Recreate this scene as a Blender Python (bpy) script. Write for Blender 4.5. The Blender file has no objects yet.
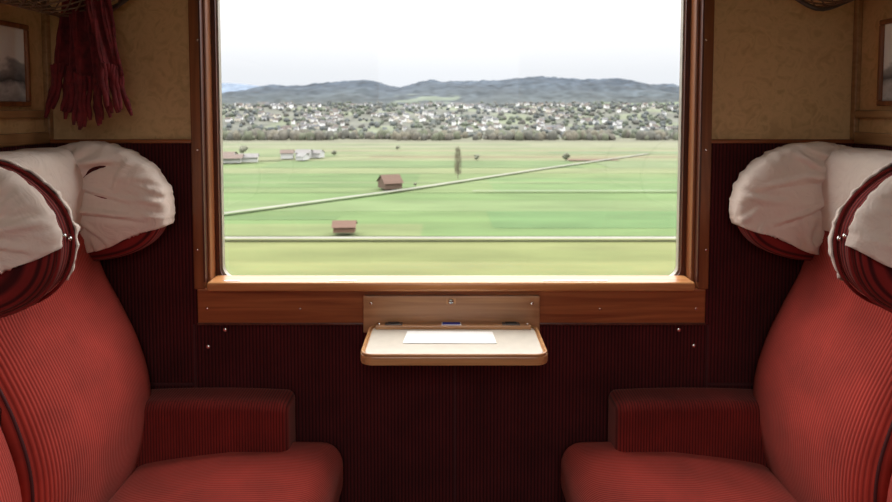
import bpy, bmesh, math, random
from mathutils import Vector, noise, Matrix
random.seed(7)
S = bpy.context.scene
S.view_settings.view_transform = 'Standard'
F = 620.0; TH = math.radians(3.1); EYE = 1.30; CY = -1.60
SH = math.tan(TH) - 141.0/F
X0 = 0.015

def W(px, py, Y=0.0):
    xc = (px-446)/F; yc = (251-py)/F + SH
    dy = math.cos(TH)+yc*math.sin(TH); dz = -math.sin(TH)+yc*math.cos(TH)
    t = (Y-CY)/dy
    return xc*t, EYE+dz*t

def lin(c):
    return tuple(((v/255)/12.92 if v/255 <= .04045 else ((v/255+.055)/1.055)**2.4) for v in c)

# ------------------------------------------------------------- materials
def new_mat(name):
    m = bpy.data.materials.new(name); m.use_nodes = True
    nt = m.node_tree; b = nt.nodes['Principled BSDF']
    return m, nt, b

def N(nt, t, **kw):
    n = nt.nodes.new(t)
    for k, v in kw.items():
        if k.startswith('_'): setattr(n, k[1:], v)
        else: n.inputs[k].default_value = v
    return n

def ramp(nt, stops):
    r = nt.nodes.new('ShaderNodeValToRGB')
    e = r.color_ramp.elements
    e[0].position, e[0].color = stops[0][0], (*stops[0][1], 1)
    e[1].position, e[1].color = stops[-1][0], (*stops[-1][1], 1)
    for p, c in stops[1:-1]:
        x = e.new(p); x.color = (*c, 1)
    return r

def simple(name, col, rough=.5, metal=0, noise_amt=.12, scale=30, bump=0.0):
    m, nt, b = new_mat(name)
    tc = N(nt, 'ShaderNodeTexCoord'); nz = N(nt, 'ShaderNodeTexNoise', Scale=scale, Detail=4.0)
    nt.links.new(tc.outputs['Object'], nz.inputs['Vector'])
    a = tuple(max(0, c*(1-noise_amt)) for c in col); c2 = tuple(min(1, c*(1+noise_amt)) for c in col)
    r = ramp(nt, [(.3, a), (.7, c2)])
    nt.links.new(nz.outputs['Fac'], r.inputs['Fac']); nt.links.new(r.outputs['Color'], b.inputs['Base Color'])
    b.inputs['Roughness'].default_value = rough; b.inputs['Metallic'].default_value = metal
    if bump:
        bp = N(nt, 'ShaderNodeBump', Strength=bump, Distance=.004)
        nt.links.new(nz.outputs['Fac'], bp.inputs['Height']); nt.links.new(bp.outputs['Normal'], b.inputs['Normal'])
    return m

def corduroy(name, hi, lo, axis='Y', period=.007, bump=.6, sheen=.25):
    m, nt, b = new_mat(name)
    tc = N(nt, 'ShaderNodeTexCoord')
    w = N(nt, 'ShaderNodeTexWave', Scale=1.0/period*(2*math.pi/20.0)/ (1.0), Distortion=.0)
    w.bands_direction = axis
    nt.links.new(tc.outputs['Object'], w.inputs['Vector'])
    nz = N(nt, 'ShaderNodeTexNoise', Scale=8.0, Detail=6.0)
    nt.links.new(tc.outputs['Object'], nz.inputs['Vector'])
    r = ramp(nt, [(.05, lo), (.6, hi)])
    nt.links.new(w.outputs['Fac'], r.inputs['Fac'])
    r2 = ramp(nt, [(.3, (.68, .68, .68)), (.7, (1.14, 1.14, 1.14))])
    nt.links.new(nz.outputs['Fac'], r2.inputs['Fac'])
    mx = nt.nodes.new('ShaderNodeMix'); mx.data_type = 'RGBA'; mx.blend_type = 'MULTIPLY'
    mx.inputs[0].default_value = 1
    nt.links.new(r.outputs['Color'], mx.inputs[6]); nt.links.new(r2.outputs['Color'], mx.inputs[7])
    nt.links.new(mx.outputs[2], b.inputs['Base Color'])
    bp = N(nt, 'ShaderNodeBump', Strength=bump, Distance=.002)
    nt.links.new(w.outputs['Fac'], bp.inputs['Height']); nt.links.new(bp.outputs['Normal'], b.inputs['Normal'])
    b.inputs['Roughness'].default_value = .85
    b.inputs['Sheen Weight'].default_value = sheen; b.inputs['Sheen Tint'].default_value = (1, .5, .42, 1)
    b.inputs['Specular IOR Level'].default_value = .2
    return m

def wood(name, c1, c2, axis='X', rough=.35):
    m, nt, b = new_mat(name)
    tc = N(nt, 'ShaderNodeTexCoord'); mp = N(nt, 'ShaderNodeMapping')
    s = [60, 60, 60]; s['XYZ'.index(axis)] = 3
    mp.inputs['Scale'].default_value = s
    nt.links.new(tc.outputs['Object'], mp.inputs['Vector'])
    nz = N(nt, 'ShaderNodeTexNoise', Scale=1.0, Detail=6.0, Distortion=.6)
    nt.links.new(mp.outputs['Vector'], nz.inputs['Vector'])
    r = ramp(nt, [(.3, c1), (.7, c2)])
    nt.links.new(nz.outputs['Fac'], r.inputs['Fac']); nt.links.new(r.outputs['Color'], b.inputs['Base Color'])
    b.inputs['Roughness'].default_value = rough
    bp = N(nt, 'ShaderNodeBump', Strength=.15, Distance=.001)
    nt.links.new(nz.outputs['Fac'], bp.inputs['Height']); nt.links.new(bp.outputs['Normal'], b.inputs['Normal'])
    return m

def attr_mat(name, rough=.95, nscale=.05, amt=.15, stretch=(1, 1, 1)):
    m, nt, b = new_mat(name)
    at = N(nt, 'ShaderNodeAttribute'); at.attribute_name = 'Col'
    tc = N(nt, 'ShaderNodeTexCoord'); nz = N(nt, 'ShaderNodeTexNoise', Scale=nscale, Detail=8.0)
    mp = N(nt, 'ShaderNodeMapping'); mp.inputs['Scale'].default_value = stretch
    nt.links.new(tc.outputs['Object'], mp.inputs['Vector']); nt.links.new(mp.outputs['Vector'], nz.inputs['Vector'])
    r2 = ramp(nt, [(.3, (1-amt,)*3), (.7, (1+amt,)*3)])
    nt.links.new(nz.outputs['Fac'], r2.inputs['Fac'])
    mx = nt.nodes.new('ShaderNodeMix'); mx.data_type = 'RGBA'; mx.blend_type = 'MULTIPLY'; mx.inputs[0].default_value = 1
    nt.links.new(at.outputs['Color'], mx.inputs[6]); nt.links.new(r2.outputs['Color'], mx.inputs[7])
    nt.links.new(mx.outputs[2], b.inputs['Base Color'])
    b.inputs['Roughness'].default_value = rough; b.inputs['Specular IOR Level'].default_value = .1
    return m

M = {}
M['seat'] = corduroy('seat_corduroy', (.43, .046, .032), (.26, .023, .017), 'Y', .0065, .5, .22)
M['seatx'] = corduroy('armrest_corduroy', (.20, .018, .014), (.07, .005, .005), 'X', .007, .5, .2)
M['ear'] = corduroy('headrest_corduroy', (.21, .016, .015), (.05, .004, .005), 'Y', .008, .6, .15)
M['wallrib'] = corduroy('wall_corduroy', (.085, .010, .011), (.026, .004, .005), 'X', .009, sheen=.08)
M['wallriby'] = corduroy('wall_corduroy_side', (.085, .010, .011), (.026, .004, .005), 'Y', .009, sheen=.08)
M['piping'] = simple('piping', (.06, .006, .007), .8)
M['base'] = simple('seat_base_dark', (.015, .005, .005), .7)
M['wood'] = wood('wood_frame', (.14, .042, .014), (.29, .10, .034), 'Z')
M['woodx'] = wood('wood_board', (.19, .046, .014), (.38, .125, .042), 'X')
M['woodlight'] = wood('wood_light', (.36, .16, .06), (.56, .30, .13), 'X', .3)
M['woodsill'] = wood('wood_sill', (.42, .17, .06), (.62, .30, .12), 'X', .25)
M['woodplate'] = wood('wood_plate', (.28, .13, .06), (.44, .23, .11), 'X', .35)
M['wooddark'] = wood('wood_dark', (.05, .012, .008), (.11, .03, .015), 'Z')
M['woody'] = wood('wood_rail', (.26, .13, .05), (.42, .24, .11), 'Y')
M['alu'] = simple('window_seal', (.36, .32, .27), .4, .2)
M['chrome'] = simple('chrome', (.8, .8, .8), .2, 1.0)
M['steel'] = simple('steel_dark', (.12, .10, .09), .4, .8)
M['black'] = simple('black_plastic', (.02, .02, .02), .5)
M['blue'] = simple('blue_label', (.02, .05, .5), .5)
M['white'] = simple('white_enamel', (.8, .8, .8), .4)
M['lam'] = simple('table_laminate', (.60, .55, .47), .3, 0, .05, 40)
M['paper'] = simple('paper', (.9, .89, .87), .6, 0, .02)
M['floor'] = simple('floor_lino', (.02, .014, .012), .6)
M['ceil'] = simple('ceiling_paint', (.4, .33, .25), .6)
M['net'] = simple('rack_net', (.12, .06, .035), .8)
M['scarf'] = simple('scarf_wool', (.13, .010, .014), .95, 0, .4, 60, .5)
# wallpaper
m, nt, b = new_mat('wall_wallpaper')
tc = N(nt, 'ShaderNodeTexCoord'); nz = N(nt, 'ShaderNodeTexNoise', Scale=26.0, Detail=8.0, Distortion=1.4)
nt.links.new(tc.outputs['Object'], nz.inputs['Vector'])
r = ramp(nt, [(.3, (.50, .32, .145)), (.5, (.65, .43, .215)), (.7, (.54, .345, .165))])
nt.links.new(nz.outputs['Fac'], r.inputs['Fac']); nt.links.new(r.outputs['Color'], b.inputs['Base Color'])
b.inputs['Roughness'].default_value = .6
bp = N(nt, 'ShaderNodeBump', Strength=.35, Distance=.003)
nt.links.new(nz.outputs['Fac'], bp.inputs['Height']); nt.links.new(bp.outputs['Normal'], b.inputs['Normal'])
M['paperwall'] = m
# cloth
m, nt, b = new_mat('headrest_linen')
tc = N(nt, 'ShaderNodeTexCoord')
nz = N(nt, 'ShaderNodeTexNoise', Scale=18.0, Detail=3.0, Distortion=1.5)
nt.links.new(tc.outputs['Object'], nz.inputs['Vector'])
bp = N(nt, 'ShaderNodeBump', Strength=.6, Distance=.010)
nt.links.new(nz.outputs['Fac'], bp.inputs['Height']); nt.links.new(bp.outputs['Normal'], b.inputs['Normal'])
b.inputs['Base Color'].default_value = (.72, .60, .53, 1); b.inputs['Roughness'].default_value = .9
M['linen'] = m
# glass
m, nt, b = new_mat('window_glass')
nt.nodes.remove(b); out = nt.nodes['Material Output']
tr = N(nt, 'ShaderNodeBsdfTransparent'); gl = N(nt, 'ShaderNodeBsdfGlossy', Roughness=.02)
mxs = N(nt, 'ShaderNodeMixShader'); mxs.inputs[0].default_value = .025
nt.links.new(tr.outputs[0], mxs.inputs[1]); nt.links.new(gl.outputs[0], mxs.inputs[2]); nt.links.new(mxs.outputs[0], out.inputs[0])
M['glass'] = m
M['land'] = attr_mat('farmland', .95, .12, .16, (.35, 1, 1))
M['hill'] = attr_mat('hillside_forest', .95, .03, .25)
M['veg'] = attr_mat('tree_foliage', .95, .3, .2)
M['bldg'] = attr_mat('building_paint', .8, .5, .06)

# ------------------------------------------------------------- mesh helpers
def link(name, me, mat=None, parent=None, smooth=False):
    o = bpy.data.objects.new(name, me); S.collection.objects.link(o)
    if mat is not None: me.materials.append(mat)
    if smooth:
        for p in me.polygons: p.use_smooth = True
    if parent: o.parent = parent
    return o

def empty(name):
    o = bpy.data.objects.new(name, None); S.collection.objects.link(o); o.empty_display_size = .1
    return o

def from_data(name, v, f, mat, parent=None, smooth=False, weld=False):
    me = bpy.data.meshes.new(name); me.from_pydata([tuple(p) for p in v], [], f)
    bm = bmesh.new(); bm.from_mesh(me)
    if weld: bmesh.ops.remove_doubles(bm, verts=bm.verts, dist=1e-5)
    bmesh.ops.recalc_face_normals(bm, faces=bm.faces)
    bm.to_mesh(me); bm.free()
    return link(name, me, mat, parent, smooth)

def box(name, x0, x1, y0, y1, z0, z1, mat, parent=None, bev=.003, seg=2):
    bm = bmesh.new(); bmesh.ops.create_cube(bm, size=1)
    for v in bm.verts:
        v.co = ((x0+x1)/2+v.co.x*(x1-x0), (y0+y1)/2+v.co.y*(y1-y0), (z0+z1)/2+v.co.z*(z1-z0))
    if bev:
        bmesh.ops.bevel(bm, geom=bm.edges[:], offset=bev, segments=seg, affect='EDGES', profile=.5)
    bmesh.ops.recalc_face_normals(bm, faces=bm.faces)
    me = bpy.data.meshes.new(name); bm.to_mesh(me); bm.free()
    return link(name, me, mat, parent)

def grid(name, fn, nu, nv, mat, parent=None, closeu=False, smooth=True):
    v = [fn(i/nu, j/nv) for i in range(nu+(0 if closeu else 1)) for j in range(nv+1)]
    f = []; R = nu if closeu else nu+1
    for i in range(nu):
        for j in range(nv):
            a = i*(nv+1)+j; b2 = ((i+1) % R)*(nv+1)+j
            f.append((a, b2, b2+1, a+1))
    return from_data(name, v, f, mat, parent, smooth)

def rbox(name, c, h, r, mat, parent=None, fn=None):
    def ax(hh):
        L = [-hh+r*(1-math.cos(k/6*math.pi/2)) for k in range(6)]
        n = 12
        mid = [-(hh-r)+2*(hh-r)*k/n for k in range(n+1)]
        return L + mid + [-t for t in reversed(L)]
    A = [ax(h[0]), ax(h[1]), ax(h[2])]
    v = []; f = []
    for d in range(3):
        e1, e2 = [k for k in range(3) if k != d]
        for s in (-1, 1):
            st = len(v); n2 = len(A[e2])
            for a in A[e1]:
                for b2 in A[e2]:
                    p = [0, 0, 0]; p[d] = s*h[d]; p[e1] = a; p[e2] = b2
                    q = [max(-(h[k]-r), min(h[k]-r, p[k])) for k in range(3)]
                    dv = Vector(p)-Vector(q)
                    if dv.length > 1e-9: dv = dv.normalized()*r
                    P = Vector(q)+dv
                    if fn: P = fn(P)
                    v.append(P+Vector(c))
            for i in range(len(A[e1])-1):
                for j in range(n2-1):
                    a = st+i*n2+j
                    f.append((a, a+1, a+1+n2, a+n2))
    return from_data(name, v, f, mat, parent, True, True)

def tube(name, pts, r, mat, parent=None, cyclic=False, res=6, radii=None):
    cu = bpy.data.curves.new(name, 'CURVE'); cu.dimensions = '3D'; cu.bevel_depth = r; cu.bevel_resolution = 2
    sp = cu.splines.new('POLY'); sp.points.add(len(pts)-1)
    for i, p in enumerate(pts):
        sp.points[i].co = (*p, 1)
        if radii: sp.points[i].radius = radii[i]
    sp.use_cyclic_u = cyclic; cu.use_fill_caps = True
    o = bpy.data.objects.new(name, cu)
    me = bpy.data.meshes.new_from_object(o)
    bpy.data.objects.remove(o)
    return link(name, me, mat, parent, True)

def rrect(x0, x1, z0, z1, r, n=8):
    pts = []
    for cx, cz, a0 in ((x1-r, z1-r, 0), (x0+r, z1-r, 90), (x0+r, z0+r, 180), (x1-r, z0+r, 270)):
        for k in range(n+1):
            a = math.radians(a0+90*k/n); pts.append((cx+r*math.cos(a), cz+r*math.sin(a)))
    return pts

def ring(name, o, i, y0, y1, ro, ri, mat, parent=None):
    a = rrect(*o, ro); b2 = rrect(*i, ri); n = len(a)
    v = [(p[0], y0, p[1]) for p in a]+[(p[0], y0, p[1]) for p in b2]+[(p[0], y1, p[1]) for p in a]+[(p[0], y1, p[1]) for p in b2]
    f = []
    for k in range(n):
        m2 = (k+1) % n
        f += [(k, m2, n+m2, n+k), (2*n+k, 3*n+k, 3*n+m2, 2*n+m2), (k, 2*n+k, 2*n+m2, m2), (n+k, n+m2, 3*n+m2, 3*n+k)]
    return from_data(name, v, f, mat, parent)

def join(name, objs):
    bm = bmesh.new()
    for o in objs:
        bm.from_mesh(o.data)
    me = bpy.data.meshes.new(name); bm.to_mesh(me); bm.free()
    mat = objs[0].data.materials[0]; par = objs[0].parent; sm = objs[0].data.polygons[0].use_smooth
    for o in objs: bpy.data.objects.remove(o)
    return link(name, me, mat, par, sm)

def catmull(P, n, closed=True):
    out = []; L = len(P); segs = L if closed else L-1
    for i in range(segs):
        if closed: p0, p1, p2, p3 = P[i-1], P[i], P[(i+1) % L], P[(i+2) % L]
        else: p0, p1, p2, p3 = P[max(0, i-1)], P[i], P[i+1], P[min(L-1, i+2)]
        for k in range(n):
            t = k/n
            out.append(tuple(.5*((2*b)+(-a+c)*t+(2*a-5*b+4*c-d)*t*t+(-a+3*b-3*c+d)*t**3) for a, b, c, d in zip(p0, p1, p2, p3)))
    if not closed: out.append(tuple(P[-1]))
    return out

# ------------------------------------------------------------- room shell
HW = 1.04; XL, XR = X0-HW, X0+HW; YR = -1.98; CZ = 2.25
gl, _ = W(221, 140, .045); gr, _ = W(680, 140, .045)
_, gz0 = W(451, 278, .045)
gx0, gx1 = gl, gr; gz1 = 1.86
ox0, _ = W(192, 140, -.02); ox1, _ = W(710.5, 140, -.02)
railz = W(150, 143)[1]
hole = (ox0+.03, ox1-.03, gz0-.03, gz1+.05)
def wall_hole(name, xa, xb, za, zb, h, y0, y1, mat):
    hx0, hx1, hz0, hz1 = h
    parts = [box(name, xa, hx0, y0, y1, za, zb, mat, bev=0), box(name, hx1, xb, y0, y1, za, zb, mat, bev=0),
             box(name, hx0, hx1, y0, y1, za, hz0, mat, bev=0), box(name, hx0, hx1, y0, y1, hz1, zb, mat, bev=0)]
    return join(name, [p for p in parts])
ww = wall_hole('wall_window', XL-.05, XR+.05, 0, CZ, hole, 0, .08, M['paperwall'])
pp = [box('w', XL, ox0+.01, -.012, -.0005, .02, railz, M['wallrib'], bev=0),
      box('w', ox1-.01, XR, -.012, -.0005, .02, railz, M['wallrib'], bev=0),
      box('w', ox0+.01, ox1-.01, -.012, -.0005, .02, gz0-.03, M['wallrib'], bev=0)]
tw = join('trim_wainscot', pp)
box('wall_left', XL-.05, XL, YR, 0, 0, CZ, M['paperwall'], bev=0)
box('wall_right', XR, XR+.05, YR, 0, 0, CZ, M['paperwall'], bev=0)
box('floor', XL-.05, XR+.05, YR-.05, .08, -.08, 0, M['floor'], bev=0)
box('ceiling', XL-.05, XR+.05, YR-.05, .08, CZ, CZ+.06, M['ceil'], bev=0)
RO = (X0-.42, X0+.42, 1.15, 2.0)
wall_hole('wall_rear', XL-.05, XR+.05, 0, CZ, RO, YR-.05, YR, M['paperwall'])
box('trim_wainscot_left', XL, XL+.01, YR, -.013, .02, railz, M['wallriby'], bev=0)
box('trim_wainscot_right', XR-.01, XR, YR, -.013, .02, railz, M['wallriby'], bev=0)
k = 1
for a, b2 in ((XL, ox0), (ox1, XR)):
    box('trim_%d' % k, a, b2, -.018, 0, railz, railz+.010, M['woodx'], bev=.003); k += 1
for s, xx in ((-1, XL), (1, XR)):
    x0, x1 = (xx, xx+.016) if s < 0 else (xx-.016, xx)
    box('trim_%d' % k, x0, x1, YR, -.02, railz, railz+.03, M['woody'], bev=.004); k += 1
    box('trim_%d' % k, x0, x1, YR, -.02, railz+.065, railz+.085, M['woody'], bev=.004); k += 1
    x0, x1 = (xx, xx+.014) if s < 0 else (xx-.014, xx)
    box('trim_%d' % k, x0, x1, -.018, 0, railz+.010, CZ, M['woody'], bev=.003); k += 1

# ------------------------------------------------------------- window
win = empty('window_1')
zs = W(451, 282, -.03)[1]
a1 = W(203.5, 140, -.02)[0]; b1 = W(699, 140, -.02)[0]
a2 = W(211.5, 140, .01)[0]; b2_ = W(690, 140, .01)[0]
top = gz1+.06
for nm, xa, xb in (('casing_outer_left', ox0, a1), ('casing_outer_right', b1, ox1)):
    box(nm, xa, xb, -.03, 0, zs-.02, top, M['wood'], win, .004)
for nm, xa, xb in (('casing_mid_left', a1, a2), ('casing_mid_right', b2_, b1)):
    box(nm, xa, xb, -.014, .05, zs-.02, top, M['wood'], win, .004)
box('casing_top', ox0, ox1, -.03, .05, gz1+.02, top, M['woodx'], win, .004)
for nm, xa in (('bead_left', a1), ('bead_right', b1)):
    box(nm, xa-.0025, xa+.0025, -.0335, -.01, zs, top-.01, M['wooddark'], win, .001)
ring('sash', (a2-.002, b2_+.002, gz0-.03, gz1+.03), (gx0-.001, gx1+.001, gz0-.001, gz1+.001), .022, .06, .002, .034, M['wooddark'], win)
ring('seal', (gx0-.004, gx1+.004, gz0-.004, gz1+.004), (gx0+.0025, gx1-.0025, gz0+.0025, gz1-.0025), .034, .05, .034, .032, M['alu'], win)
box('glass', gx0-.003, gx1+.003, .052, .056, gz0-.003, gz1+.003, M['glass'], win, 0)
sx0 = W(206, 285, -.05)[0]; sx1 = W(696, 285, -.05)[0]
zsb = W(451, 292, -.05)[1]
box('sill', sx0, sx1, -.05, .024, zsb, zs+.004, M['woodsill'], win, .006, 3)
for i, (pa, pb) in enumerate(((330, 357), (543, 607), (224, 240))):
    box('sill_slot_%d' % i, W(pa, 284, -.03)[0], W(pb, 284, -.03)[0], -.036, -.031, zs+.0035, zs+.005, M['chrome'], win, 0)
bz0 = W(451, 325, -.03)[1]; bx0 = W(197, 300, -.03)[0]; bx1 = W(706, 300, -.03)[0]
box('apron_board', bx0, bx1, -.03, -.001, bz0, zsb+.002, M['woodx'], win, .004)
box('apron_bead', bx0, bx1, -.034, -.025, bz0, bz0+.006, M['wooddark'], win, .002)
def screw(x, z, y, par, r=.005, mat=None):
    bm = bmesh.new(); bmesh.ops.create_uvsphere(bm, u_segments=12, v_segments=8, radius=r)
    for v in bm.verts: v.co = (x+v.co.x, y+v.co.y*.5, z+v.co.z)
    me = bpy.data.meshes.new('screw'); bm.to_mesh(me); bm.free()
    return link('screw', me, mat or M['chrome'], par, True)
for px, py in ((207, 309), (696, 309), (300, 309), (600, 309)):
    x, z = W(px, py, -.031); screw(x, z, -.031, win, .0035)
for px in (197.5, 706):
    for py in (40, 150, 250):
        x, z = W(px, py, -.031); screw(x, z, -.031, win, .003)
for px, py in ((208, 347), (225, 330), (694, 346), (679, 330)):
    x, z = W(px, py, -.014); kk = screw(x, z, -.014, None, .0065); kk.name = 'coat_stud'
for px in (196, 455, 706):
    x = W(px, 400, -.013)[0]
    box('trim_%d' % k, x-.003, x+.003, -.016, -.011, .05, bz0-.005, M['piping'], bev=.001); k += 1
zz = W(170, 384, -.013)[1]
for a, b2 in ((XL, W(196, 384)[0]), (W(706, 384)[0], XR)):
    box('trim_%d' % k, a, b2, -.017, -.011, zz-.003, zz+.003, M['piping'], bev=.001); k += 1

# ------------------------------------------------------------- folding table
tb = empty('folding_table')
txc = W(453.5, 330, -.1)[0]; tz = W(451, 322, -.02)[1]; hw = .213
p0 = W(363, 310, -.045)[0]; p1 = W(540, 310, -.045)[0]; pz = W(451, 296, -.045)[1]
box('mount_block', p0, p1, -.046, -.031, tz-.02, pz, M['woodplate'], tb, .003)
pl = rrect(txc-hw, txc+hw, -.245, -.047, .03)
def slab(name, pts, z0, z1, mat, par, grow=0):
    n = len(pts)
    v = [(p[0], p[1], z0) for p in pts]+[(p[0], p[1], z1) for p in pts]
    f = [tuple(range(n)), tuple(range(n, 2*n))]+[(i, (i+1) % n, n+(i+1) % n, n+i) for i in range(n)]
    o = from_data(name, v, f, mat, par)
    md = o.modifiers.new('b', 'BEVEL'); md.width = .003; md.segments = 2; md.limit_method = 'ANGLE'
    return o
slab('tray_edge', pl, tz-.022, tz-.001, M['woodlight'], tb)
slab('tray_top', rrect(txc-hw+.010, txc+hw-.010, -.235, -.055, .022), tz-.004, tz+.001, M['lam'], tb)
rp = rrect(txc-hw+.004, txc+hw-.004, -.241, -.050, .027)
tube('tray_rim', [(x, y, tz+.001) for x, y in rp], .0035, M['woodlight'], tb, True)
box('hinge_plate', txc-.195, txc+.195, -.078, -.046, tz, tz+.010, M['woodlight'], tb, .002)
box('label_plate', txc-.030, txc+.020, -.074, -.052, tz+.0098, tz+.0112, M['white'], tb, 0)
box('label_print', txc-.027, txc+.017, -.071, -.055, tz+.0108, tz+.0120, M['blue'], tb, 0)
for i, dx in enumerate((-.150, .145)):
    box('catch_%d' % i, txc+dx-.022, txc+dx+.022, -.074, -.056, tz+.006, tz+.0125, M['steel'], tb, .001)
    box('catch_slot_%d' % i, txc+dx-.014, txc+dx+.014, -.071, -.059, tz+.0105, tz+.0145, M['black'], tb, 0)
for dx in (-.187, .187):
    screw(txc+dx, tz+.010, -.066, tb, .004)
x, z = W(451, 301.5, -.047)
box('escutcheon', x-.012, x+.012, -.0475, -.045, z-.008, z+.008, M['woodlight'], tb, .001)
screw(x, z, -.048, tb, .0075)
box('screw_slot_a', x-.0050, x+.0050, -.0525, -.050, z-.0009, z+.0009, M['black'], tb, 0)
box('screw_slot_b', x-.0009, x+.0009, -.0525, -.050, z-.0050, z+.0050, M['black'], tb, 0)
screw(W(371, 305, -.047)[0], z-.005, -.047, tb, .004); screw(W(532, 305, -.047)[0], z-.005, -.047, tb, .004)
v = [(txc+a, b2, tz-.022) for a, b2 in ((-.014, -.04), (.014, -.04), (.010, -.18), (-.010, -.18))]+[(txc+a, -.0125, tz-.10) for a in (-.014, .014)]
from_data('support_bracket', v, [(0, 1, 2, 3), (0, 4, 5, 1), (3, 2, 5, 4), (0, 3, 4), (1, 5, 2)], M['base'], tb)
ps = from_data('paper_sheet', [(txc-.120, -.172, tz+.0015), (txc+.100, -.174, tz+.0015), (txc+.096, -.098, tz+.0015), (txc-.114, -.094, tz+.0015),
     (txc-.120, -.172, tz+.003), (txc+.100, -.174, tz+.003), (txc+.096, -.098, tz+.003), (txc-.114, -.094, tz+.003)],
     [(3, 2, 1, 0), (4, 5, 6, 7), (0, 1, 5, 4), (1, 2, 6, 5), (2, 3, 7, 6), (3, 0, 4, 7)], M['paper'])

# ------------------------------------------------------------- bench seats
PROF = catmull([(.84, .37), (.79, .42), (.766, .52), (.766, .62), (.792, .72), (.832, .81), (.872, .89), (.892, .96), (.894, 1.04), (.894, 1.12),
                (.90, 1.17), (.92, 1.192), (.955, 1.20), (1.020, 1.198)], 5, False)
EAR = catmull([(.97, 1.185), (.92, 1.208), (.86, 1.210), (.79, 1.194), (.735, 1.156), (.702, 1.11), (.692, 1.055), (.708, 1.0), (.75, .960), (.82, .936), (.90, .93), (.975, .95), (.99, 1.07)], 10)
EC = (.845, 1.075)
SEATS = [(-.482, -.024), (-1.0, -.500), (-1.5, -1.01)]
EARS = [(-.080, .042), (-.512, .052), (-1.005, .052), (-1.47, .042)]

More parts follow.
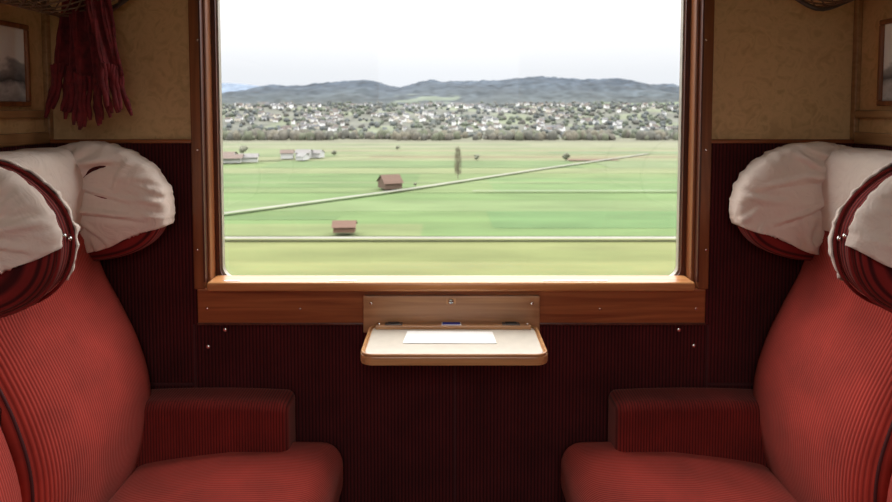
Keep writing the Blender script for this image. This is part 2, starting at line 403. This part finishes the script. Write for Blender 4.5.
def bench(s, seed):
    rt = empty('bench_seat')
    X = lambda u: X0+s*u
    def backf(y0, y1, off, prof):
        yc = (y0+y1)/2; h = (y1-y0)/2
        def fn(a, b):
            t = math.sin((a-.5)*math.pi); t = math.copysign(abs(t)**.8, t)
            i = b*(len(prof)-1); i0 = min(int(i), len(prof)-2); fr = i-i0
            u = prof[i0][0]*(1-fr)+prof[i0+1][0]*fr; z = prof[i0][1]*(1-fr)+prof[i0+1][1]*fr
            e = (max(0, 1-abs(t)**8))**(1/3)
            low = 1 if z < 1.0 else .5
            rec = (1-e)*.085*low - .020*(1-t*t)*low
            if u > .93: rec = max(0, rec)*.2
            return Vector((X(min(1.022, u+rec+off)), yc+t*(h+off*.0), z-off))
        return fn
    for i, (y0, y1) in enumerate(SEATS):
        bf = backf(y0, y1, 0, PROF)
        grid('backrest_%d' % (i+1), bf, 48, len(PROF)-1, M['seat'], rt)
        for tt, aa in (('near', .10), ('far', .90)):
            n3 = int((len(PROF)-1)*.62)
            tube('back_piping_%s_%d' % (tt, i+1), [tuple(bf(aa, q/(len(PROF)-1))) for q in range(2, n3)], .003, M['piping'], rt)
        sub = [p for p in PROF if p[1] > 1.0 ]
        f0 = backf(y0+.03, y1-.03, -.007, sub)
        def cf(a, b, f0=f0):
            p = f0(a, b); n = noise.noise(Vector((p.y*9, p.z*14, seed)))*.008
            return p+Vector((-s*n, 0, abs(n)))
        grid('head_cover_%d' % (i+1), cf, 40, 30, M['linen'], rt)
        hy = (y1-y0)/2
        def cush(P, hy=hy):
            if P.z > 0:
                P.z += .018*(1-(P.y/hy)**2)*(1-((P.x)/.26)**4) 
                P.z -= .03*max(0, (s*P.x))/.26
            return P
        rbox('cushion_%d' % (i+1), (X(.54), (y0+y1)/2, .378), (.264, hy, .075), .055, M['seat'], rt, cush)
    box('back_core', min(X(.84), X(1.022)), max(X(.84), X(1.022)), -1.5, -.024, .3, .75, M['piping'], rt, .005)
    box('back_core_upper', min(X(.92), X(1.022)), max(X(.92), X(1.022)), -1.5, -.024, .75, 1.18, M['piping'], rt, .005)
    box('seat_box', min(X(.40), X(1.022)), max(X(.40), X(1.022)), -1.5, -.024, 0, .305, M['base'], rt, .005)
    for j, ay in enumerate((-.076, -1.45)):
        def arm(P):
            if P.z > 0: P.z += .006*(1-(P.x/.2)**2)
            return P
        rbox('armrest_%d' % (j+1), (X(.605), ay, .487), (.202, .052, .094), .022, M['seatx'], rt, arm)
    ne = len(EAR)
    PW = 4.0
    NS = 36
    SC = [i/NS*.86 for i in range(NS+1)]
    rings = [(sc, -(1-sc**PW)**(1/PW)) for sc in SC]
    yl = (1-.86**PW)**(1/PW)
    NR = 22
    for q in range(1, NR):
        yy = -yl+2*yl*q/NR; rings.append(((1-abs(yy)**PW)**(1/PW), yy))
    rings += [(sc, (1-sc**PW)**(1/PW)) for sc in reversed(SC)]
    for j, (yc, h) in enumerate(EARS):
        ush = .010 if j == 0 else 0
        def creases(sd):
            R = random.Random(int(sd*1000))
            L = []
            for q in range(10):      # long pulls fanning from the tucked-in back corner
                a = math.radians(-66+q*12+R.uniform(-5, 5))
                su, sz = .99+R.uniform(-.03, 0), 1.12+R.uniform(-.06, .05)
                L.append((su, sz, -math.cos(a), math.sin(a), R.uniform(.16, .32), R.uniform(.005, .009), R.uniform(.007, .013), R.uniform(-.8, .8)))
            for q in range(10):      # short gathers along the rim
                a = R.uniform(1.7, 5.4)
                su, sz = .845+.16*math.cos(a), 1.075+.14*math.sin(a)
                b3 = a+math.pi+R.uniform(-.6, .6)
                L.append((su, sz, math.cos(b3), math.sin(b3), R.uniform(.06, .13), R.uniform(.005, .008), R.uniform(.006, .010), R.uniform(-1.5, 1.5)))
            return L
        CR = {-1: creases(seed+j*3+.1), 1: creases(seed+j*3+.7)}
        def crease_h(u, z, side):
            t = 0
            for su, sz, du, dz, L, w_, A, cv in CR[side]:
                a = (u-su)*du+(z-sz)*dz
                if a < -.02 or a > L: continue
                d = -(u-su)*dz+(z-sz)*du - cv*a*a*1.2
                if abs(d) > w_*4: continue
                tp = math.sin(math.pi*min(1, max(0, (a+.02)/(L+.02)))**.6)
                x_ = d/w_
                t += A*tp*(math.exp(-x_*x_)-.55*math.exp(-(x_-1.7)**2))
            return t
        def earmesh(nm, grow, mat, wr, keep=None, cut=None):
            v = []; f = []
            cx, cz = EC
            for sc, yn in rings:
                for p in EAR:
                    du, dz = p[0]-cx, p[1]-cz; L = math.hypot(du, dz); g = 1+grow/L
                    u = cx+du*sc*g+ush; z = cz+dz*sc*g; y = yc+yn*(h+grow)
                    if wr:
                        side = 1 if yn > 0 else -1
                        fold = crease_h(u, z, side)
                        lump = noise.noise(Vector((u*9, z*12, seed*3+j)))*.010
                        edge = math.atan2(dz, du)
                        gath = max(0, 1-3*abs(noise.noise(Vector((edge*6, seed, j*2)))))*.006*sc**3
                        fl = (1-sc**10)
                        y += side*((fold+lump)*(.35+.65*fl)+gath*.3)*min(1, abs(yn)*2)
                        u += du/L*gath*sc*.5; z += dz/L*(gath*.6+lump*.5)*sc
                    v.append((X(min(1.015, u)), min(y, -.023), z))
            for q in range(len(rings)-1):
                for p in range(ne):
                    f.append((q*ne+p, q*ne+(p+1) % ne, (q+1)*ne+(p+1) % ne, (q+1)*ne+p))
            me = bpy.data.meshes.new(nm); me.from_pydata(v, [], f)
            bm = bmesh.new(); bm.from_mesh(me)
            bmesh.ops.remove_doubles(bm, verts=bm.verts, dist=1e-5)
            bmesh.ops.recalc_face_normals(bm, faces=bm.faces)
            def bis(co, no):
                bmesh.ops.bisect_plane(bm, geom=bm.verts[:]+bm.edges[:]+bm.faces[:], plane_co=co, plane_no=no, clear_outer=True)
            if cut:
                u0, z0, sl = cut
                bis((X(u0), 0, z0), Vector((-s*sl, 0, -1)).normalized())
            if keep: bis((0, keep[0], 0), (0, keep[1], 0))
            if wr:
                for vv in bm.verts:
                    if vv.is_boundary and (not keep or abs(vv.co.y-keep[0]) > .001):
                        vv.co.z += .004*math.sin(vv.co.x*50+seed)
            bm.to_mesh(me); bm.free()
            o = link(nm, me, mat, rt, True)
            if wr:
                sm = o.modifiers.new('s', 'SOLIDIFY'); sm.thickness = .003; sm.offset = 0
            return o
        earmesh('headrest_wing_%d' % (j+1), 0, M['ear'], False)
        if j in (0, 3):
            earmesh('wing_cover_%d' % (j+1), .007, M['linen'], True, None, (.69, 1.025, .38))
        else:
            earmesh('wing_cover_%da' % (j+1), .007, M['linen'], True, (yc-.018, 1), (.69, 1.06, .5))
            earmesh('wing_cover_%db' % (j+1), .007, M['linen'], True, (yc+.024, -1), (.69, 1.0, .4))
            for t in (-.017, .023):
                tube('wing_piping', [(X(EC[0]+(p[0]-EC[0])*1.02), yc+t, EC[1]+(p[1]-EC[1])*1.02) for p in EAR], .0035, M['ear'], rt, True)
            for dy, zz2 in ((-.004, 1.078), (.012, 1.070)):
                bm = bmesh.new(); bmesh.ops.create_uvsphere(bm, u_segments=10, v_segments=8, radius=.0045)
                for vv in bm.verts: vv.co += Vector((X(.690), yc+dy, zz2))
                me = bpy.data.meshes.new('snap_button'); bm.to_mesh(me); bm.free(); link('snap_button', me, M['chrome'], rt, True)
    return rt
bench(-1, 1.3); bench(1, 5.7)

# ------------------------------------------------------------- framed pictures
m, nt, b = new_mat('mountain_photo')
tc = N(nt, 'ShaderNodeTexCoord'); sp = N(nt, 'ShaderNodeSeparateXYZ')
nt.links.new(tc.outputs['Generated'], sp.inputs[0])
nz = N(nt, 'ShaderNodeTexNoise', Scale=3.0, Detail=8.0); nt.links.new(tc.outputs['Generated'], nz.inputs['Vector'])
ma = N(nt, 'ShaderNodeMath', _operation='MULTIPLY_ADD'); ma.inputs[1].default_value = .9
nt.links.new(nz.outputs['Fac'], ma.inputs[0]); nt.links.new(sp.outputs['Z'], ma.inputs[2])
dv = N(nt, 'ShaderNodeMath', _operation='DIVIDE'); dv.inputs[1].default_value = 1.3
nt.links.new(ma.outputs[0], dv.inputs[0])
r = ramp(nt, [(.25, (.05, .05, .055)), (.42, (.55, .55, .56)), (.52, (.09, .09, .1)), (.68, (.35, .35, .36)), (.76, (.9, .9, .9))])
nt.links.new(dv.outputs[0], r.inputs['Fac']); nt.links.new(r.outputs['Color'], b.inputs['Base Color'])
b.inputs['Roughness'].default_value = .3
M['photo'] = m
def picture(s, yfar, z0, z1):
    rt = empty('framed_picture')
    xx = XL if s < 0 else XR
    def B(nm, d0, d1, ya, yb, za, zb, mat, bev=.003):
        xa, xb = (xx+d0, xx+d1) if s < 0 else (xx-d1, xx-d0)
        box(nm, xa, xb, ya, yb, za, zb, mat, rt, bev)
    yn = yfar-.30; w = .012
    B('frame_bottom', .001, .016, yn, yfar, z0, z0+w, M['wood']); B('frame_top', .001, .016, yn, yfar, z1-w, z1, M['wood'])
    B('frame_far', .001, .016, yfar-w, yfar, z0+w, z1-w, M['wood']); B('frame_near', .001, .016, yn, yn+w, z0+w, z1-w, M['wood'])
    B('photo_print', .001, .009, yn+w, yfar-w, z0+w, z1-w, M['photo'], 0)
picture(-1, -.085, 1.308, 1.505); picture(1, -.098, 1.31, 1.515)

# ------------------------------------------------------------- luggage racks
def rack(s, low):
    rt = empty('luggage_rack'); X = lambda u: X0+s*u
    y0, y1 = -1.5, -.05
    P = catmull([(1.03, 1.60), (.98, low+.02), (.90, low), (.80, low+.06), (.71, 1.66)], 5, False)
    def fn(a, b):
        i = b*(len(P)-1); i0 = min(int(i), len(P)-2); fr = i-i0
        return Vector((X(P[i0][0]*(1-fr)+P[i0+1][0]*fr), y0+a*(y1-y0), P[i0][1]*(1-fr)+P[i0+1][1]*fr))
    nu, nv = 84, 22
    vs = [fn(i/nu, j/nv) for i in range(nu+1) for j in range(nv+1)]
    fs = []
    I = lambda i, j: i*(nv+1)+j
    for i in range(1, nu):
        for j in range(1, nv):
            if (i+j) % 2 == 0: fs.append((I(i-1, j), I(i, j-1), I(i+1, j), I(i, j+1)))
    o = from_data('net', vs, fs, M['net'], rt)
    bm = bmesh.new(); bm.from_mesh(o.data)
    bmesh.ops.delete(bm, geom=[q for q in bm.verts if not q.link_faces], context='VERTS'); bm.to_mesh(o.data); bm.free()
    wf = o.modifiers.new('w', 'WIREFRAME'); wf.thickness = .0045
    tube('front_rail', [(X(.71), y0, 1.66), (X(.71), y1+.04, 1.66)], .011, M['steel'], rt)
    tube('wall_rail', [(X(1.03), y0, 1.60), (X(1.03), y1+.04, 1.60)], .008, M['steel'], rt)
    for i, y in enumerate((y1, -.75, y0)):
        tube('bracket_%d' % i, [(X(p[0]), y, p[1]-.004) for p in P], .006, M['steel'], rt)
rack(-1, 1.522); rack(1, 1.555)

# ------------------------------------------------------------- fringed scarf hanging off the left rack
sc = empty('fringed_scarf')
def sfn(a, b):
    z = 1.60-.22*b; wd = .045+.032*b**1.5; uc = .866-.004*b
    u = uc+(a-.5)*2*wd
    y = -.13+.012*math.sin(a*15+b*2)+.008*math.sin(a*34+b*5)+.005*math.sin(a*57)
    return Vector((X0-u, y, z+.015*math.sin(a*9)*b))
o = grid('scarf_cloth', sfn, 80, 20, M['scarf'], sc)
o.modifiers.new('s', 'SOLIDIFY').thickness = .008
for i in range(38):
    a = (i+.5)/38; p = sfn(a, 1.0); L = .10+.03*random.random(); g = round(a*9)/9
    dx = (a-.5)*-.05+(a-g)*.10+random.uniform(-.004, .006)
    yy = random.uniform(-.018, .01)
    pts = [(p.x+dx*t*t, p.y+yy*t+.003*math.sin(t*9+i), p.z+.015-L*t) for t in [q/8 for q in range(9)]]
    tube('fringe_%d' % (i+1), pts, .0055, M['scarf'], sc, radii=[1, 1, 1.15, .9, 1.2, .9, 1.15, 1, .6])

# ------------------------------------------------------------- added ceiling fill lamp (dim), out of view, brightens the interior
cl = empty('ceiling_fill_lamp')
bm = bmesh.new(); bmesh.ops.create_cone(bm, cap_ends=True, segments=40, radius1=.12, radius2=.15, depth=.03, matrix=Matrix.Translation((X0, -1.0, CZ-.015)))
me = bpy.data.meshes.new('fill_lamp_base'); bm.to_mesh(me); bm.free(); link('fill_lamp_base', me, M['chrome'], cl)
bm = bmesh.new(); bmesh.ops.create_uvsphere(bm, u_segments=32, v_segments=16, radius=.11)
for v in bm.verts: v.co = (X0+v.co.x, -1.0+v.co.y, CZ-.03+v.co.z*.4)
me = bpy.data.meshes.new('fill_lamp_diffuser'); bm.to_mesh(me); bm.free()
m, nt, b = new_mat('fill_lamp_glass'); b.inputs['Emission Color'].default_value = (1, .82, .6, 1); b.inputs['Emission Strength'].default_value = 2.0
b.inputs['Base Color'].default_value = (.8, .8, .75, 1)
link('fill_lamp_diffuser', me, m, cl, True)

# ------------------------------------------------------------- countryside
GZ = EYE-25.0
SKY = 8.5
K = 3.6*SKY/6.0
HAZE_COL = (202, 206, 196)  # pale haze tone, painted into the exterior albedos by alb
def alb(c, k=1.0, haze_mix=.19):
    c = tuple(a*(1-haze_mix)+h*haze_mix for a, h in zip(c, HAZE_COL))
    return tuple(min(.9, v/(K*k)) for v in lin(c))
def colmesh(name, v, f, cols, mat, smooth=False, parent=None):
    me = bpy.data.meshes.new(name); me.from_pydata(v, [], f)
    a = me.color_attributes.new('Col', 'FLOAT_COLOR', 'POINT')
    for i, c in enumerate(cols): a.data[i].color = (*c, 1)
    return link(name, me, mat, parent, smooth)
def sm(t): t = max(0, min(1, t)); return t*t*(3-2*t)
RID = [(-400, 86), (0, 92), (150, 99), (222, 97), (250, 92), (290, 87), (330, 85), (370, 82), (400, 87), (430, 83), (470, 82), (530, 79), (580, 80), (610, 81), (640, 85), (690, 87), (800, 92), (1300, 86)]
def interp(T, x):
    if x <= T[0][0]: return T[0][1]
    for (a, p), (c, q) in zip(T, T[1:]):
        if x <= c: return p+(q-p)*sm((x-a)/(c-a))
    return T[-1][1]
def H(x, y):
    if y < 1.2: return -1.6
    if y < 62: return -1.6+(GZ+1.6)*((y-1.2)/60.8)
    if y < 540: return GZ
    px = 446+F*x/1500
    h = GZ+sm((y-540)/360)*(7-GZ)
    if y > 900:
        rz = EYE+(110-interp(RID, px))/F*1500
        t = (y-900)/600
        h = 7+(rz-7)*sm(t) if t < 1 else rz-(y-1500)*.05
        h += 7*noise.noise(Vector((x*.014, y*.012, 2)))*min(1, t*3)*(1 if t < .95 else .5) + 5.0*noise.noise(Vector((x*.06, y*.06, 5)))*min(1, t*3)
    else:
        h += 2.5*noise.noise(Vector((x*.01, y*.01, 1)))*sm((y-540)/100)
    return h
xs = [-1300+i*8 for i in range(326)]
ys = [-300, -50, 0, 1.2, 20, 62, 200, 400, 540]+[540+i*12 for i in range(1, 112)]
v = []; cols = []
for y in ys:
    for x in xs:
        v.append((x, y, H(x, y)))
        n = noise.noise(Vector((x*.02, y*.02, 9))); n2 = noise.noise(Vector((x*.09, y*.09, 4))); n3 = noise.noise(Vector((x*.008, y*.01, 14)))
        px = 446+F*x/max(1, y)
        if y <= 540: c = alb((165, 180, 120))
        elif y < 900:
            c = alb((150, 152, 140)) if n < .15 else alb((164, 174, 142))
            c = tuple(q*(1+.3*n2) for q in c)
        else:
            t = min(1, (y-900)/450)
            A = Vector(alb((114, 122, 118), 1, 0)); B = Vector(alb((102, 117, 134), 1, 0))  # distance haze painted in: slopes turn bluer farther away
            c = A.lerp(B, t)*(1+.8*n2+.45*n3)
            if 595 < px < 700 and 900 < y < 1010: c = Vector(alb((168, 186, 145)))
            if 395 < px < 460 and 1000 < y < 1150 and n > -.1: c = Vector(alb((155, 170, 150)))
            c = tuple(max(.002, q) for q in c)
        cols.append(c)
n = len(xs); f = [(j*n+i, j*n+i+1, (j+1)*n+i+1, (j+1)*n+i) for j in range(len(ys)-1) for i in range(n-1)]
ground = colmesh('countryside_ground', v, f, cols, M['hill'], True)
v = []; cols = []; f = []
for i in range(161):
    x = -2400+i*30; px = 446+F*x/3000
    z = EYE+(110-(88+3*math.sin(px*.02)+2*math.sin(px*.05)))/F*3000
    v += [(x, 2700, -30), (x, 3000, z), (x, 3300, -30)]; cols += [alb((180, 200, 226), 1, 0)]*3  # aerial haze put into the pale blue albedo
for i in range(160):
    a = i*3; f += [(a, a+3, a+4, a+1), (a+1, a+4, a+5, a+2)]
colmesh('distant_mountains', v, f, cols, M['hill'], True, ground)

v = []; f = []; cols = []
lay = [0]
def patch(pts, col, nx=1):
    st = len(v); lay[0] += 1
    for p in pts: v.append((p[0], p[1], GZ+.02+.015*lay[0])); cols.append(alb(col))
    f.append(tuple(range(st, st+len(pts))))
def rect(x0, x1, y0, y1, col, shear=0):
    patch([(x0, y0), (x1, y0+shear), (x1, y1+shear), (x0, y1)], col)
rect(-600, 600, 62, 118, (174, 182, 108))
rect(-600, 600, 100, 108, (164, 176, 100)); rect(-600, 30, 74, 92, (168, 180, 106), 5)
rect(-600, 600, 120, 184, (140, 178, 100))
rect(-600, -5, 120, 133, (164, 184, 112), 0); rect(-200, 600, 150, 168, (152, 182, 112))
rect(10, 600, 128, 150, (126, 172, 98)); rect(-600, -25, 136, 141, (128, 166, 94), 2)
rect(-600, 600, 184, 290, (152, 180, 108)); rect(15, 600, 186, 225, (142, 180, 106)); rect(-600, -10, 196, 240, (132, 168, 96))
rect(-600, 600, 205, 209, (160, 182, 118), 6)
rect(-600, 600, 240, 262, (170, 184, 122)); rect(-80, 60, 264, 300, (140, 170, 106)); rect(70, 600, 262, 310, (156, 178, 120))
rect(-600, 600, 300, 345, (176, 184, 130)); rect(-40, 600, 318, 330, (170, 158, 118)); rect(-400, -60, 325, 345, (150, 174, 112))
rect(-600, 600, 345, 400, (164, 180, 124)); rect(-100, 200, 368, 385, (184, 180, 138)); rect(60, 600, 352, 366, (145, 170, 118))
rect(-600, 600, 400, 470, (182, 186, 146)); rect(-300, 60, 430, 450, (158, 172, 126)); rect(-600, 600, 470, 540, (162, 162, 134))
rect(60, 85, 300, 312, (165, 132, 108))
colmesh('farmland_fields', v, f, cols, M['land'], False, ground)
v = []; f = []; cols = []; lay[0] = 45
def road(pts, w, col=(226, 224, 208)):
    for (xa, ya), (xb, yb) in zip(pts, pts[1:]):
        d = Vector((xb-xa, yb-ya)).normalized(); nn = Vector((-d.y, d.x))*w/2
        patch([(xa-nn.x, ya-nn.y), (xb-nn.x, yb-nn.y), (xb+nn.x, yb+nn.y), (xa+nn.x, ya+nn.y)], col)
road([(-500, 115), (500, 116)], 1.9)
road([(-300, -150), (-52, 144), (-12, 188), (36, 250), (113, 344)], 2.1)
road([(8, 184), (500, 187)], .9)
road([(-400, 306), (113, 344), (300, 350)], 1.0, (205, 205, 180))
colmesh('country_road', v, f, cols, M['land'], False, ground)

def house(v, f, cols, x, y, z, w, d, h, rh, wall, roof, rot=0):
    st = len(v); c, s_ = math.cos(rot), math.sin(rot)
    def P(a, b2, zz): v.append((x+a*c-b2*s_, y+a*s_+b2*c, z+zz))
    for a, b2 in ((-w/2, -d/2), (w/2, -d/2), (w/2, d/2), (-w/2, d/2)): P(a, b2, 0)
    for a, b2 in ((-w/2, -d/2), (w/2, -d/2), (w/2, d/2), (-w/2, d/2)): P(a, b2, h)
    P(-w/2, 0, h+rh); P(w/2, 0, h+rh)
    cols += [wall]*10
    f += [(st, st+1, st+5, st+4), (st+1, st+2, st+6, st+5), (st+2, st+3, st+7, st+6), (st+3, st, st+4, st+7), (st+4, st+7, st+8), (st+5, st+9, st+6)]
    o = st+10; e = .12*w
    for a, b2, zz in ((-w/2-e*.6, -d/2-e, h-.25*rh), (w/2+e*.6, -d/2-e, h-.25*rh), (w/2+e*.6, 0, h+rh+.1), (-w/2-e*.6, 0, h+rh+.1), (w/2+e*.6, d/2+e, h-.25*rh), (-w/2-e*.6, d/2+e, h-.25*rh)):
        P(a, b2, zz)
    cols += [roof]*6
    f += [(o, o+1, o+2, o+3), (o+3, o+2, o+4, o+5)]
def one_house(name, *a):
    v = []; f = []; c = []; house(v, f, c, *a); return colmesh(name, v, f, c, M['bldg'])
one_house('barn', -17.5, 191, GZ+.75, 5.6, 6.5, 2.2, 1.9, alb((130, 102, 88), .6), alb((160, 122, 106)), .45)
one_house('field_shed', -20.3, 121.5, GZ+.75, 4.2, 3.2, 1.3, .8, alb((150, 108, 90), .6), alb((172, 128, 110)), .05)
v = []; f = []; cols = []
for x, y, w, h in ((-102, 285, 14, 2.4), (-93, 290, 8, 2.4), (-80, 310, 6, 3), (-72, 312, 7, 3), (-66, 316, 5, 2.5), (-108, 300, 10, 2.6), (-70, 300, 4, 2)):
    house(v, f, cols, x, y, GZ+.75, w, 6, h, 1.3, alb((240, 240, 240), .5), alb(random.choice([(215, 215, 215), (205, 200, 200), (175, 150, 140)])), random.uniform(-.3, .3))
colmesh('farmhouses', v, f, cols, M['bldg'])
village = empty('village')
v = []; f = []; cols = []
for i in range(1150):
    y = random.uniform(610, 910); x = random.uniform(-.55, .55)*y
    px = 446+F*x/y
    if px > 590 and random.random() < .65: continue
    if noise.noise(Vector((x*.018, y*.012, 3))) < .0: continue
    w = random.uniform(3, 6.2)
    house(v, f, cols, x, y, H(x, y)+.2, w, w*.8, random.uniform(2.4, 4.2), 1.4,
          alb(random.choice([(252, 252, 252), (240, 240, 242), (228, 226, 224), (222, 214, 200)]), .34, .1),
          alb(random.choice([(165, 156, 154), (178, 178, 184), (156, 138, 132), (150, 152, 162)])), random.uniform(-.8, .8))
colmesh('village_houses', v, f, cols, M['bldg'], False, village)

ico = bmesh.new(); bmesh.ops.create_icosphere(ico, subdivisions=2, radius=1)
IV = [tuple(q.co) for q in ico.verts]; IF = [tuple(q.index for q in fc.verts) for fc in ico.faces]; ico.free()
def blob(v, f, cols, x, y, z, rx, rz, col):
    st = len(v); sd = random.random()*50
    for p in IV:
        d = 1+.45*noise.noise(Vector(p)*1.9+Vector((sd, 0, 0)))
        v.append((x+p[0]*rx*d, y+p[1]*rx*d, z+p[2]*rz*d)); cols.append(col)
    f.extend([tuple(i+st for i in q) for q in IF])
v = []; f = []; cols = []
for i in range(900):
    y = random.uniform(500, 552); x = random.uniform(-.6, .6)*y; r_ = random.uniform(1.3, 4.0)
    if noise.noise(Vector((x*.03, y*.05, 7))) < -.22: continue
    c = alb(random.choice([(136, 132, 122), (148, 142, 126), (126, 126, 118), (132, 138, 116)]), .72, .1)
    blob(v, f, cols, x, y, H(x, y)+r_*.8, r_, r_*1.4, c)
colmesh('riverside_woods', v, f, cols, M['veg'], True)
v = []; f = []; cols = []
for i in range(2400):
    y = random.uniform(562, 1000); x = random.uniform(-.6, .6)*y; r_ = random.uniform(1.4, 3.4)
    c = alb(random.choice([(128, 134, 134), (140, 140, 134), (120, 128, 130), (130, 140, 124)]), .78, .1)
    blob(v, f, cols, x, y, H(x, y)+r_*.5, r_, r_*1.0, c)
colmesh('village_trees', v, f, cols, M['veg'], True, village)
def poplar(x, y, h, wd, col):
    v = []; f = []; cols = []
    def limb(a, b2, r0, r1):
        st = len(v); d = (b2-a).normalized(); u = d.orthogonal().normalized(); w = d.cross(u)
        for P, r_ in ((a, r0), (b2, r1)):
            for q in range(4):
                an = q*math.pi/2; v.append(tuple(P+u*math.cos(an)*r_+w*math.sin(an)*r_)); cols.append(col)
        for q in range(4): f.append((st+q, st+(q+1) % 4, st+4+(q+1) % 4, st+4+q))
    limb(Vector((x, y, GZ+.75)), Vector((x, y, GZ+h)), .22, .04)
    for tx, th in ((-.9, .93), (.9, .88)):
        limb(Vector((x, y, GZ+1.4)), Vector((x+tx*wd*.45, y, GZ+h*th)), .16, .04)
    for i in range(330):
        t = random.uniform(.14, .92); an = random.uniform(0, 6.28); L = h*.15*(1-t*.4)
        prof = math.sin(math.pi*min(1, t*.7+.28))**.5
        a = Vector((x+random.uniform(-.6, .6)*wd*prof, y+random.uniform(-.3, .3), GZ+h*t)); o2 = wd*.5*prof*random.uniform(.3, 1.2)
        limb(a, a+Vector((math.cos(an)*o2, math.sin(an)*o2, L*random.uniform(.6, 1.3))), .045, .02)
    return colmesh('poplar_tree', v, f, cols, M['veg'])
pc = alb((150, 138, 114), .6)
poplar(4.2, 217, 12.3, 1.9, pc)
def roundtree(name, x, y, r_, col):
    v = []; f = []; cols = []
    for i in range(7):
        blob(v, f, cols, x+random.uniform(-.5, .5)*r_, y+random.uniform(-.5, .5)*r_, GZ+.5+r_*1.3+random.uniform(-.4, .4)*r_, r_*.6, r_*.6, col)
    st = len(v)
    for q in range(6):
        an = q*math.pi/3
        v.append((x+.25*math.cos(an), y+.25*math.sin(an), GZ+.75)); v.append((x+.2*math.cos(an), y+.2*math.sin(an), GZ+.5+r_*1.2)); cols += [alb((110, 98, 85))]*2
    for q in range(6): f.append((st+2*q, st+2*((q+1) % 6), st+2*((q+1) % 6)+1, st+2*q+1))
    colmesh(name, v, f, cols, M['veg'], True)
for x, y, r_ in ((58, 296, 1.8), (-60, 330, 1.4), (15, 300, 1.3), (-10, 197, .6), (-112, 340, 2.2), (-30, 380, 1.4)):
    roundtree('field_tree', x, y, r_, alb((146, 148, 126), .65))

# ------------------------------------------------------------- sky / light
w = bpy.data.worlds.new('overcast_sky'); S.world = w; w.use_nodes = True; nt = w.node_tree
bg = nt.nodes['Background']
tc = N(nt, 'ShaderNodeTexCoord'); sp = N(nt, 'ShaderNodeSeparateXYZ'); nt.links.new(tc.outputs['Generated'], sp.inputs[0])
r = ramp(nt, [(0, (.88, .93, .99)), (.06, (.93, .96, 1.0)), (.14, (1, 1, 1)), (1, (1, .98, .95))])
nt.links.new(sp.outputs['Z'], r.inputs['Fac']); nt.links.new(r.outputs['Color'], bg.inputs['Color'])
q = 1/SKY
st = ramp(nt, [(0, (.95*q,)*3), (.06, (1.0*q,)*3), (.14, (1.2*q,)*3), (.25, (.32,)*3), (.5, (.75,)*3), (1, (1,)*3)])
nt.links.new(sp.outputs['Z'], st.inputs['Fac'])
mu = N(nt, 'ShaderNodeMath', _operation='MULTIPLY'); mu.inputs[1].default_value = SKY
nt.links.new(st.outputs['Color'], mu.inputs[0]); nt.links.new(mu.outputs[0], bg.inputs['Strength'])
def portal(name, loc, rot, sx, sy):
    l = bpy.data.lights.new(name, 'AREA'); l.shape = 'RECTANGLE'; l.size = sx; l.size_y = sy; l.cycles.is_portal = True
    o = bpy.data.objects.new(name, l); o.location = loc; o.rotation_euler = rot; S.collection.objects.link(o)
portal('window_portal', ((gx0+gx1)/2, .062, (gz0+gz1)/2), (math.radians(-90), 0, 0), gx1-gx0, gz1-gz0)
portal('corridor_portal', (X0, YR-.052, (RO[2]+RO[3])/2), (math.radians(90), 0, 0), RO[1]-RO[0], RO[3]-RO[2])

# ------------------------------------------------------------- camera
cam = bpy.data.cameras.new('camera'); co = bpy.data.objects.new('camera', cam); S.collection.objects.link(co)
co.location = (0, CY, EYE); co.rotation_euler = (math.pi/2-TH, 0, 0)
cam.sensor_width = 36; cam.lens = F/892*36; cam.shift_y = SH*F/892
cam.clip_start = .02; cam.clip_end = 6000
cam.dof.use_dof = True; cam.dof.focus_distance = 1.45; cam.dof.aperture_fstop = 5.6
S.camera = co
